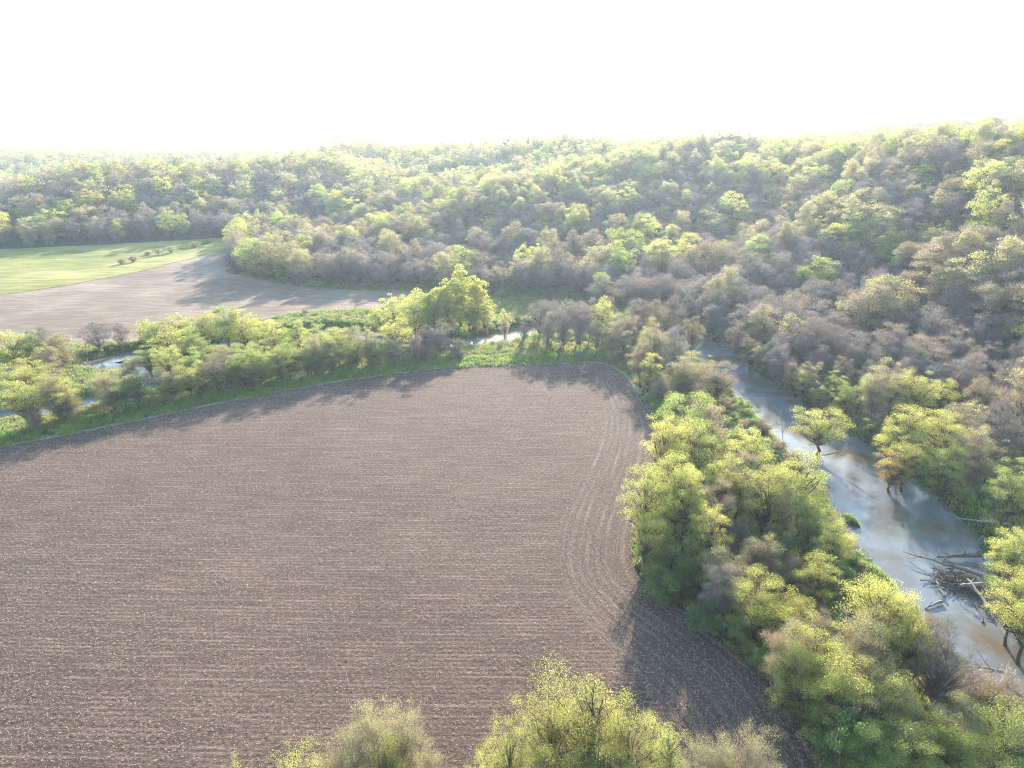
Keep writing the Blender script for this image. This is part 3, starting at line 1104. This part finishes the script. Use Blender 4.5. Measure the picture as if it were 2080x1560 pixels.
for s, mname in ((1, 'grassblade'), (2, 'grassblade'), (3, 'drygrass'), (4, 'grassblade')):
    o = bpy.data.objects.new("under_%03d" % len(uk), tuft(s, M[mname]))
    UST.objects.link(o)
    uk.append((1, 1))
g = np.random.default_rng(5)
ux = g.uniform(-150, 150, 150000)
uy = g.uniform(45, 330, 150000)
out = ~inside(ux, uy, [(p[0], p[1]) for p in TE] + [(p[0], p[1]) for p in RE] + [(-260, 36)])
ud = hill_d(ux, uy)
rd, ri = seg_dist(ux, uy, RIVER)
hwr = np.interp(ri, np.arange(len(RIVER)), RIVER[:, 2])
wet = rd < hwr + 1.2
ok = out & ~wet & ~inside(ux, uy, BROWN) & ~inside(ux, uy, GREEN) & (ud < 40)
# the mown verge by the field stays open
ev, _ = seg_dist(ux, uy, np.vstack([TE, RE]))
ok &= ev > np.where(g.random(len(ux)) < 0.25, 0.1, 0.7)
vis = np.abs(np.degrees(np.arctan2(ux, uy))) < 40
ok &= vis
ux, uy, ud, ev, rd, hwr = ux[ok], uy[ok], ud[ok], ev[ok], rd[ok], hwr[ok]
inw = (ux > 15) & (uy < 200)
pick = np.full(len(ux), -1)
q = g.random(len(ux))
dens = wob(ux, uy, 7, 2)
bush = ((inw & (ev > 2.0)) | (ud > -6)) & (q < np.where(ud > 0, 0.10, 0.05) + 0.03 * dens)
bush |= (~inw) & (ud < -6) & (ev > 9) & (q < 0.006)
flat = (ux > 72) & (uy < 135) & (uy > 75)
bush &= ~(flat & (q > 0.012))
grassy = (~bush) & (q > 0.55) & (ud < 8)
pick[bush] = np.where(g.random(bush.sum()) < 0.55, g.integers(0, 4, bush.sum()), g.integers(4, 8, bush.sum()))
pick[grassy] = 8 + g.integers(0, 4, grassy.sum())
verge = (~inw) & (ev < 8)
pick[grassy & verge & (pick == 10)] = 8
pick[grassy & ~verge & (g.random(len(ux)) < 0.10 + 0.15 * (wob(ux, uy, 5, 7) > 0.3))] = 10
ok = pick >= 0
ux, uy, pick = ux[ok], uy[ok], pick[ok]
s = np.where(pick < 8, g.uniform(0.18, 0.55, len(ux)), g.uniform(0.6, 1.5, len(ux)))
scl = np.column_stack([s * np.where(pick < 8, 1.3, 1.3), s * 1.3, s])
rot = np.zeros((len(ux), 3))
rot[:, 2] = g.uniform(0, 6.28, len(ux))
instancer('undergrowth', np.column_stack([ux, uy, terrain(ux, uy) - 0.03]), pick, rot, scl, UST, kind='stuff',
          label='low bushes and grass tufts growing under the trees and along the banks')

# ---- crop residue lying on the tilled soil
g = np.random.default_rng(9)
n = 380000
bx = g.uniform(-150, 34, n)
by = 38 + (196 - 38) * g.random(n) ** 1.25
m = inside(bx, by, [(p[0], p[1]) for p in TE] + [(p[0], p[1]) for p in RE] + [(-260, 36)])
m &= np.abs(bx) < 0.78 * by + 8
bx, by = bx[m], by[m]
fe, fi = seg_dist(bx, by, RE)
hd = np.interp(by, [36, 60, 75, 90, 105, 125, 150, 170, 190], [16, 15, 13, 11, 12, 12, 11, 10, 6])
head = fe < hd
rv = by + 0.012 * bx + 0.5 * wob(bx, by, 33) + 0.35 * wob(bx, by, 70, 1)
ph = np.where(head, fe, rv) / 0.76 % 1
keep = g.random(len(bx)) < np.where(head, 1.0, np.where(ph < 0.5, 0.75, 0.55)) * (0.85 + 0.12 * wob(bx, by, 19, 3) + 0.25 * wob(bx * 0.12, by, 1.7, 2))
bx, by, fi, head = bx[keep], by[keep], fi[keep], head[keep]
k = len(bx)
ei = np.clip(fi.astype(int), 0, len(RE) - 2)
ed = RE[ei + 1, :2] - RE[ei, :2]
ang = np.where(head, np.arctan2(ed[:, 1], ed[:, 0]), 0) + g.normal(size=k) * 0.7
dr = np.column_stack([np.cos(ang), np.sin(ang), g.normal(size=k) * 0.35])
up = unit(g.normal(size=(k, 3)) * 0.5 + np.array([0, 0, 1]))
sd = unit(np.cross(dr, up))
L = g.uniform(0.08, 0.30, k)[:, None]
Wd = g.uniform(0.025, 0.055, k)[:, None]
c = np.column_stack([bx, by, np.full(k, 0.13) + g.random(k) * 0.06])
v = np.stack([c - dr * L / 2 - sd * Wd / 2, c - dr * L / 2 + sd * Wd / 2, c + dr * L / 2 + sd * Wd / 2, c + dr * L / 2 - sd * Wd / 2], 1).reshape(-1, 3)
link('crop_residue_litter', mesh_from('crop_residue', v, np.arange(4 * k), 4, [M['stubble']]), kind='stuff',
     label='pale broken corn stalks strewn over the tilled field')

# ------------------------------------------------------------------ build the individual trees
NAMES = {'yellow': 'leafy_tree', 'tall': 'poplar_tree', 'green': 'leafy_tree', 'pale': 'budding_tree', 'tan': 'budding_tree',
         'orange': 'leafy_tree', 'bare': 'bare_tree', 'shrub': 'leafy_shrub', 'brush': 'bare_shrub'}
CATS = {'shrub': 'shrub', 'brush': 'shrub'}
LOOK = {'yellow': 'yellow-green', 'tall': 'tall columnar yellow-green', 'green': 'mid-green', 'pale': 'pale budding', 'tan': 'tan budding',
        'orange': 'golden-orange', 'bare': 'bare grey', 'shrub': 'dark green', 'brush': 'twiggy brown'}


def cell_of(T):
    px, py = to_px(T['x'], T['y'], T['z'] + T['h'] * 0.8)
    T['px'], T['py'] = px, py
    zn = T['zone']
    if zn == 'hedge':
        return 'on the strip dividing the two meadow halves'
    if zn == 'near':
        return ('in the larger clump at the near field edge' if px > 930 else 'in the smaller clump at the near field edge')
    if zn == 'wood':
        if py < 780:
            return "at the tilled field's rounded far corner"
        if px < 1480 and py < 1010:
            return 'in the upper river wood along the field'
        if py < 1010:
            return 'in the upper river wood along the water'
        if py < 1170:
            return ('in the river wood beside the curving headland' if px < 1540 else 'in the river wood beside the grassy islet')
        if py < 1290:
            return ('in the river wood behind the shaded field bend' if px < 1720 else 'on the near bank opposite the log jam')
        if py < 1420:
            return ('at the river wood edge by the shaded field bend' if px < 1740 else 'in the near river wood below the log jam')
        return 'in the nearest corner of the river wood'
    if zn == 'mid':
        return ('on the grass before the small middle river reach' if px < 1165 else 'in the grove beyond the rounded field corner' if px < 1285 else 'where the river bends behind the grove')
    if zn == 'left':
        if px > 750 and py < 660:
            return 'in the tall clump beside the far stubble field'
        if px > 600:
            return 'in the thicket facing the middle of the field margin'
        if px > 440:
            return ('along the thicket crest before the stubble field' if py < 690 else 'on the field side of the long thicket')
        if px > 285:
            return ('above the pond-like river bend in the thicket' if py < 715 else 'in the thicket front over the bright green verge')
        if px > 140:
            return ('on the dark far bank of the small river bend' if py < 700 else 'at the thicket end beside the river loop')
        return ('in the willow clump before the stubble field' if py < 735 else 'by the river loop nearest the field margin')
    if zn == 'rbank':
        if px < 1780:
            return 'on the steep bank across the river'
        if py < 1000:
            return 'on the far river bank above the green flat'
        return 'on the far bank beside the log jam'
    # slope
    if px < 560:
        return 'at the wood edge above the meadow' if py < 520 else 'at the wood spur beside the stubble field'
    if px < 860:
        return 'along the wood edge behind the stubble field'
    if px < 1120:
        return 'at the slope foot behind the tall thicket clump'
    if px < 1460:
        return ('at the slope foot behind the bare grove' if py > 520 else 'on the slope above the bare grove')
    if px < 1700:
        return ('on the lower slope just across the upper river' if py > 600 else 'on the middle slope above the upper river')
    if px < 1900:
        return ('on the lower slope behind the golden bank trees' if py > 660 else 'on the middle slope behind the golden bank trees' if py > 560 else 'on the upper slope above the golden bank trees')
    return ('on the slope behind the green flat' if py > 760 else 'on the steep slope above the green flat' if py > 620 else 'high on the steep slope above the green flat')


ORD = ['first', 'second', 'third', 'fourth', 'fifth', 'sixth', 'seventh', 'eighth', 'ninth', 'tenth', 'eleventh', 'twelfth', 'thirteenth', 'fourteenth', 'fifteenth']
GROUPS = {'hedge': 'bushes on the meadow strip', 'near': 'trees at the near field edge', 'wood': 'trees of the river wood', 'mid': 'grove beyond the field corner',
          'left': 'trees and bushes of the long thicket', 'rbank': 'trees on the far river bank', 'slope': 'trees at the foot of the wooded hillside'}
groups = {}
for T in TREES:
    T['cell'] = cell_of(T)
    groups.setdefault((T['cell'], T['kind']), []).append(T)
ROWS = {1: [''], 2: ['far-row ', 'near-row '], 3: ['far-row ', 'middle-row ', 'near-row '], 4: ['far-row ', 'second-row ', 'third-row ', 'near-row ']}
for (cell, kind), L in groups.items():
    noun = 'shrub' if kind in CATS else 'tree'
    L.sort(key=lambda T: T['py'])
    nr = min(4, math.ceil(len(L) / 8))
    for k, row in enumerate(ROWS[nr]):
        Q = sorted(L[len(L) * k // nr: len(L) * (k + 1) // nr], key=lambda T: T['px'])
        base = row + LOOK[kind] + ' ' + noun
        for i, T in enumerate(Q):
            if len(Q) == 1:
                pre = ''
            elif len(Q) == 2:
                pre = ('left of two ', 'right of two ')[i]
            else:
                pre = 'leftmost ' if i == 0 else 'rightmost ' if i == len(Q) - 1 else ORD[i] + '-from-left '
            T['label'] = pre + base + ('s ' if len(Q) == 2 else ' ') + cell

used = set()
for T in TREES:
    lab = T['label']
    assert lab not in used, lab
    used.add(lab)
    dist = math.hypot(T['x'], T['y'])
    lod = (3 if T['zone'] == 'near' else 0) if dist < 215 else 1
    lst = REFS[(T['kind'], lod)]
    tme, cme, who, H, W = lst[random.randrange(len(lst))]
    name = NAMES[T['kind']]
    root = bpy.data.objects.new(name, None)
    root.empty_display_size = 0.5
    COL.objects.link(root)
    root.location = (T['x'], T['y'], T['z'])
    root.rotation_euler = (random.gauss(0, 0.03), random.gauss(0, 0.03), random.uniform(0, 6.28))
    s = T['w'] / W
    root.scale = (s * random.uniform(.92, 1.08), s * random.uniform(.92, 1.08), T['h'] / H)
    root['label'] = lab
    root['category'] = CATS.get(T['kind'], 'tree')
    root['group'] = GROUPS[T['zone']]
    link('trunk' if T['kind'] not in CATS else 'stem', tme, root)
    link('crown', cme, root)


# ------------------------------------------------------------------ driftwood, rock, islet, spruces
def log_mesh(name, p0, p1, r0, r1, seed, branches=5, bl=2.0, mat='deadwood', root=False):
    g = np.random.default_rng(seed)
    tb = Tubes()
    p0 = np.array(p0, float)
    p1 = np.array(p1, float)
    L = np.linalg.norm(p1 - p0)
    path = bez(p0, (p0 + p1) / 2 + g.normal(size=3) * L * .05, p1, 9)
    path[1:-1] += g.normal(size=(7, 3)) * L * 0.008
    rad = np.linspace(r0, r1, 9)
    tb.add(path, rad, 7)
    ax = unit(p1 - p0)
    for b in range(branches):
        i = int(g.integers(3, 8))
        d = unit(ax * 0.8 + g.normal(size=3) * 0.7 + np.array([0, 0, .25]))
        e = path[i] + d * bl * g.uniform(0.6, 1.4)
        q = bez(path[i], (path[i] + e) / 2 + g.normal(size=3) * bl * .15, e, 5)
        tb.add(q, np.linspace(rad[i] * .5, .02, 5), 4)
        for c in range(3):
            s0 = q[g.integers(2, 5)]
            e2 = s0 + unit(d + g.normal(size=3) * .8) * bl * g.uniform(.3, .6)
            tb.add(bez(s0, (s0 + e2) / 2 + g.normal(size=3) * .1, e2, 4), np.linspace(.04, .012, 4), 3)
    if root:
        for b in range(7):
            d = unit(-ax * .35 + g.normal(size=3))
            e = p0 + d * g.uniform(.6, 1.2)
            tb.add(bez(p0, (p0 + e) / 2, e, 4), np.linspace(r0 * .5, .03, 4), 4)
    return tb.mesh(name, M[mat])


def P3(px, py, z):
    x, y = at(px, py, z)
    return (x, y, z)


LOGS = [
    # base px, tip px, radii, branches, label
    (P3(2003, 1171, -1.2), P3(1835, 1120, -0.9), .38, .05, 6, 2.2, 'longest pale driftwood trunk reaching out over the river from the log jam', 'deadwood'),
    (P3(1990, 1126, -1.0), P3(1905, 1131, -1.5), .45, .15, 5, 1.4, 'dark driftwood trunk lying along the top edge of the log jam', 'debris'),
    (P3(1996, 1187, -0.9), P3(1950, 1190, -1.0), .36, .25, 2, 1.2, 'short thick driftwood trunk across the middle of the log jam', 'deadwood'),
    (P3(2008, 1237, -1.3), P3(1965, 1176, -0.8), .26, .14, 4, 1.5, 'pale straight driftwood trunk slanting down the right side of the log jam', 'deadwood'),
    (P3(1918, 1212, -1.6), P3(1902, 1178, -1.3), .20, .12, 1, .8, 'reddish driftwood pole on the upstream corner of the log jam', 'deadwood'),
    (P3(1996, 1264, -1.9), P3(1980, 1222, -1.2), .16, .06, 4, 1.6, 'thin branched driftwood limb trailing into the water below the log jam', 'debris'),
    (P3(1914, 1222, -1.7), P3(1880, 1236, -1.9), .22, .12, 1, .8, 'small reddish log floating alone beside the near bank', 'deadwood'),
]
for i, (a, b, r0, r1, nb, bl, lab, mt_) in enumerate(LOGS):
    base = np.array(a)
    me = log_mesh('driftwood_log', np.zeros(3), np.array(b) - base, r0, r1, 50 + i, nb, bl, mt_, root=(i in (0, 1, 3)))
    link('driftwood_log', me, loc=tuple(base), label=lab, category='driftwood', group='driftwood logs of the river jam')
# tangled small limbs of the jam: nobody could count them
g = np.random.default_rng(77)
tb = Tubes()
c0 = np.array(P3(1945, 1178, -1.4))
for i in range(420):
    o = np.array([g.normal() * 1.5, g.normal() * 1.4, 0])
    if i > 300:
        o = np.array([g.normal() * 1.6 + 2.2, g.normal() * 1.8 - 3.2, 0])
    p = c0 + o + np.array([0, 0, -0.5 + abs(g.normal()) * 0.4])
    d_ = unit(np.append(g.normal(size=2), g.normal() * 0.3)) * g.uniform(0.8, 2.4)
    q = bez(p - d_ / 2, p + g.normal(size=3) * 0.25, p + d_ / 2, 5)
    tb.add(q, np.linspace(g.uniform(.04, .12), .02, 5), 4)
link('driftwood_tangle', tb.mesh('driftwood_tangle', M['debris']), kind='stuff', label='tangle of small broken limbs caught in the log jam')

DEAD = [
    (P3(1818, 872, 0.5), P3(1757, 832, 6.0), .30, .06, 8, 3.0, 'bleached dead trunk leaning out from the far bank under golden trees'),
    (P3(2050, 1065, .6), P3(1940, 1052, .5), .28, .08, 3, 1.6, 'dead log lying on the green flat across the river'),
    (P3(2060, 1372, 1.5), P3(1955, 1352, 1.2), .28, .05, 7, 2.4, 'upper of two fallen dead trees on the near bank'),
    (P3(2075, 1412, 1.2), P3(1970, 1365, 1.0), .24, .05, 7, 2.2, 'lower of two fallen dead trees on the near bank'),
    (P3(1660, 925, -1), P3(1740, 905, 2.5), .16, .05, 5, 1.6, 'low bare limb fallen toward the water beside the lone yellow tree'),
    (P3(1586, 915, -1), P3(1584, 828, 3.5), .12, .03, 7, 1.5, 'thin dead snag standing in front of the bright water'),
]
for i, (a, b, r0, r1, nb, bl, lab) in enumerate(DEAD):
    base = np.array(a)
    base[2] = max(base[2], zt(base[0], base[1]))
    me = log_mesh('fallen_trunk', np.zeros(3), np.array(b) - np.array(a), r0, r1, 80 + i, nb, bl, 'deadwood')
    link('dead_tree', me, loc=tuple(base), label=lab, category='dead tree', group='dead and fallen trees')


def blob(name, rx, ry, rz, seed, mat, n=18):
    g = np.random.default_rng(seed)
    th = np.linspace(0, 2 * math.pi, n, endpoint=False)
    ph = np.linspace(0.0, math.pi * 0.55, 8)
    X, Y, Z = [], [], []
    lo = g.uniform(.75, 1.2, n)
    lo = (lo + np.roll(lo, 1) + np.roll(lo, -1)) / 3
    for p in ph:
        k = g.uniform(.94, 1.06, n)
        X.append(rx * np.sin(p) * np.cos(th) * lo * k)
        Y.append(ry * np.sin(p) * np.sin(th) * lo * k)
        Z.append(rz * np.cos(p) * np.ones(n) * (1 + 0 * k))
    v = np.stack([np.array(X), np.array(Y), np.array(Z)], -1).reshape(-1, 3)
    f = []
    for i in range(7):
        for j in range(n):
            f.append((i * n + j, (i + 1) * n + j, (i + 1) * n + (j + 1) % n, i * n + (j + 1) % n))
    return mesh_from(name, v, np.array(f), 4, [mat], smooth=True)


def tussock(px, py, rx, ry, rz, lab, seed, blades=900, rotz=0.0):
    x, y = at(px, py, -1.9)
    r = bpy.data.objects.new('grass_islet', None)
    COL.objects.link(r)
    r.location = (x, y, -2.15)
    r.rotation_euler = (0, 0, rotz)
    r['label'] = lab
    r['category'] = 'grass islet'
    link('mound', blob('mound', rx, ry, rz, seed, mt), r)
    g = np.random.default_rng(seed)
    a = g.uniform(0, 6.28, blades)
    q = np.sqrt(g.random(blades)) * .95
    b = np.column_stack([rx * q * np.cos(a), ry * q * np.sin(a), rz * np.sqrt(1 - q * q) - .05])
    dr = np.column_stack([g.normal(size=blades) * .4, g.normal(size=blades) * .4, np.ones(blades)])
    v = twig_strips(g, b, dr, .45, .09)
    base = (np.arange(blades) * 6)[:, None]
    f = np.concatenate([base + np.array([0, 1, 2, 3]), base + np.array([3, 2, 4, 5])], 1)
    link('grass', mesh_from('grass', v, f.ravel(), 4, [M['grassblade']]), r)


tussock(1725, 1058, 1.0, 2.0, 1.0, 'small bright green grass islet standing alone in the river', 5, 700, 0.35)
tussock(1745, 1160, 2.6, 5.2, 1.7, 'large slumped green grass hummock at the near river bank', 6, 2600, 0.5)

x, y = at(392, 798, 0.2)
link('boulder', blob('boulder', .55, .45, .5, 11, M['rock']), loc=(x, y, zt(x, y) - .1), label='small white boulder on the green verge beside the field', category='boulder')
g = np.random.default_rng(31)
tb = Tubes()
for i in range(90):
    p = np.array([g.normal() * 1.5, g.normal() * .7, abs(g.normal()) * .45])
    d_ = unit(np.append(g.normal(size=2), g.normal() * .5)) * g.uniform(.7, 1.8)
    tb.add(bez(p - d_ / 2, p + g.normal(size=3) * .2, p + d_ / 2, 4), np.linspace(.06, .02, 4), 3)
x, y = at(345, 800, 0.3)
link('brush_pile', tb.mesh('brush_pile', M['deadwood']), loc=(x, y, zt(x, y)), label='grey heap of cut brush on the verge below the thicket', category='brush pile')


def spruce(seed, H=17, W=5):
    g = np.random.default_rng(seed)
    tb = Tubes()
    tb.add([(0, 0, -.5), (0, 0, H * .5), (0, 0, H)], [.22, .12, .02], 5)
    cen = []
    for k in range(26):
        f = k / 26
        z = H * (.12 + .86 * f)
        r = W / 2 * (1 - f) ** .85
        n = int(70 * (1 - f) + 8)
        a = g.uniform(0, 6.28, n)
        q = r * np.sqrt(g.random(n)) * g.uniform(.8, 1.15, n)
        cen.append(np.column_stack([q * np.cos(a), q * np.sin(a), z - q * .25 + g.normal(size=n) * .12]))
    cen = np.concatenate(cen)
    v = leaf_quads(g, cen, .6, .5)
    return tb.mesh('trunk', M['bark']), mesh_from('crown', v, np.arange(len(cen) * 4), 4, [M['spruce']])


sp = spruce(3)
for px, hgt, dist, lab in ((1026, 22, 640, 'leftmost of three dark spruces on the skyline'), (1033, 25, 640, 'tallest of three dark spruces on the skyline'), (1070, 24, 650, 'dark spruce standing apart on the skyline, rightmost of three')):
    x = (px - 1040) / FOC * dist
    y = dist
    r = bpy.data.objects.new('spruce_tree', None)
    COL.objects.link(r)
    r.location = (x, y, zt(x, y))
    r.scale = (1, 1, hgt / 17)
    r.rotation_euler = (0, 0, px)
    r['label'] = lab
    r['category'] = 'tree'
    r['group'] = 'spruces on the skyline'
    link('trunk', sp[0], r)
    link('crown', sp[1], r)

# ------------------------------------------------------------------ haze
import bmesh
bm = bmesh.new()
bmesh.ops.create_cube(bm, size=1.0)
for v in bm.verts:
    v.co.x = v.co.x * 7600
    v.co.y = v.co.y * 5200 + 1450
    v.co.z = -6.0 if v.co.z < 0 else 125.0
hme = bpy.data.meshes.new('haze')
bm.to_mesh(hme)
bm.free()
mh, t = new_mat('haze_air')
out = N(t, "ShaderNodeOutputMaterial")
pv = N(t, "ShaderNodeVolumePrincipled")
pv.inputs['Color'].default_value = (0.66, 0.81, 1.0, 1)
pv.inputs['Density'].default_value = 0.00017
pv.inputs['Anisotropy'].default_value = 0.44
t.links.new(pv.outputs[0], out.inputs['Volume'])
hme.materials.append(mh)
link('haze', hme, kind='stuff')
print('TREES', len(TREES), 'far', len(rest), 'under', len(ux), 'residue', k)
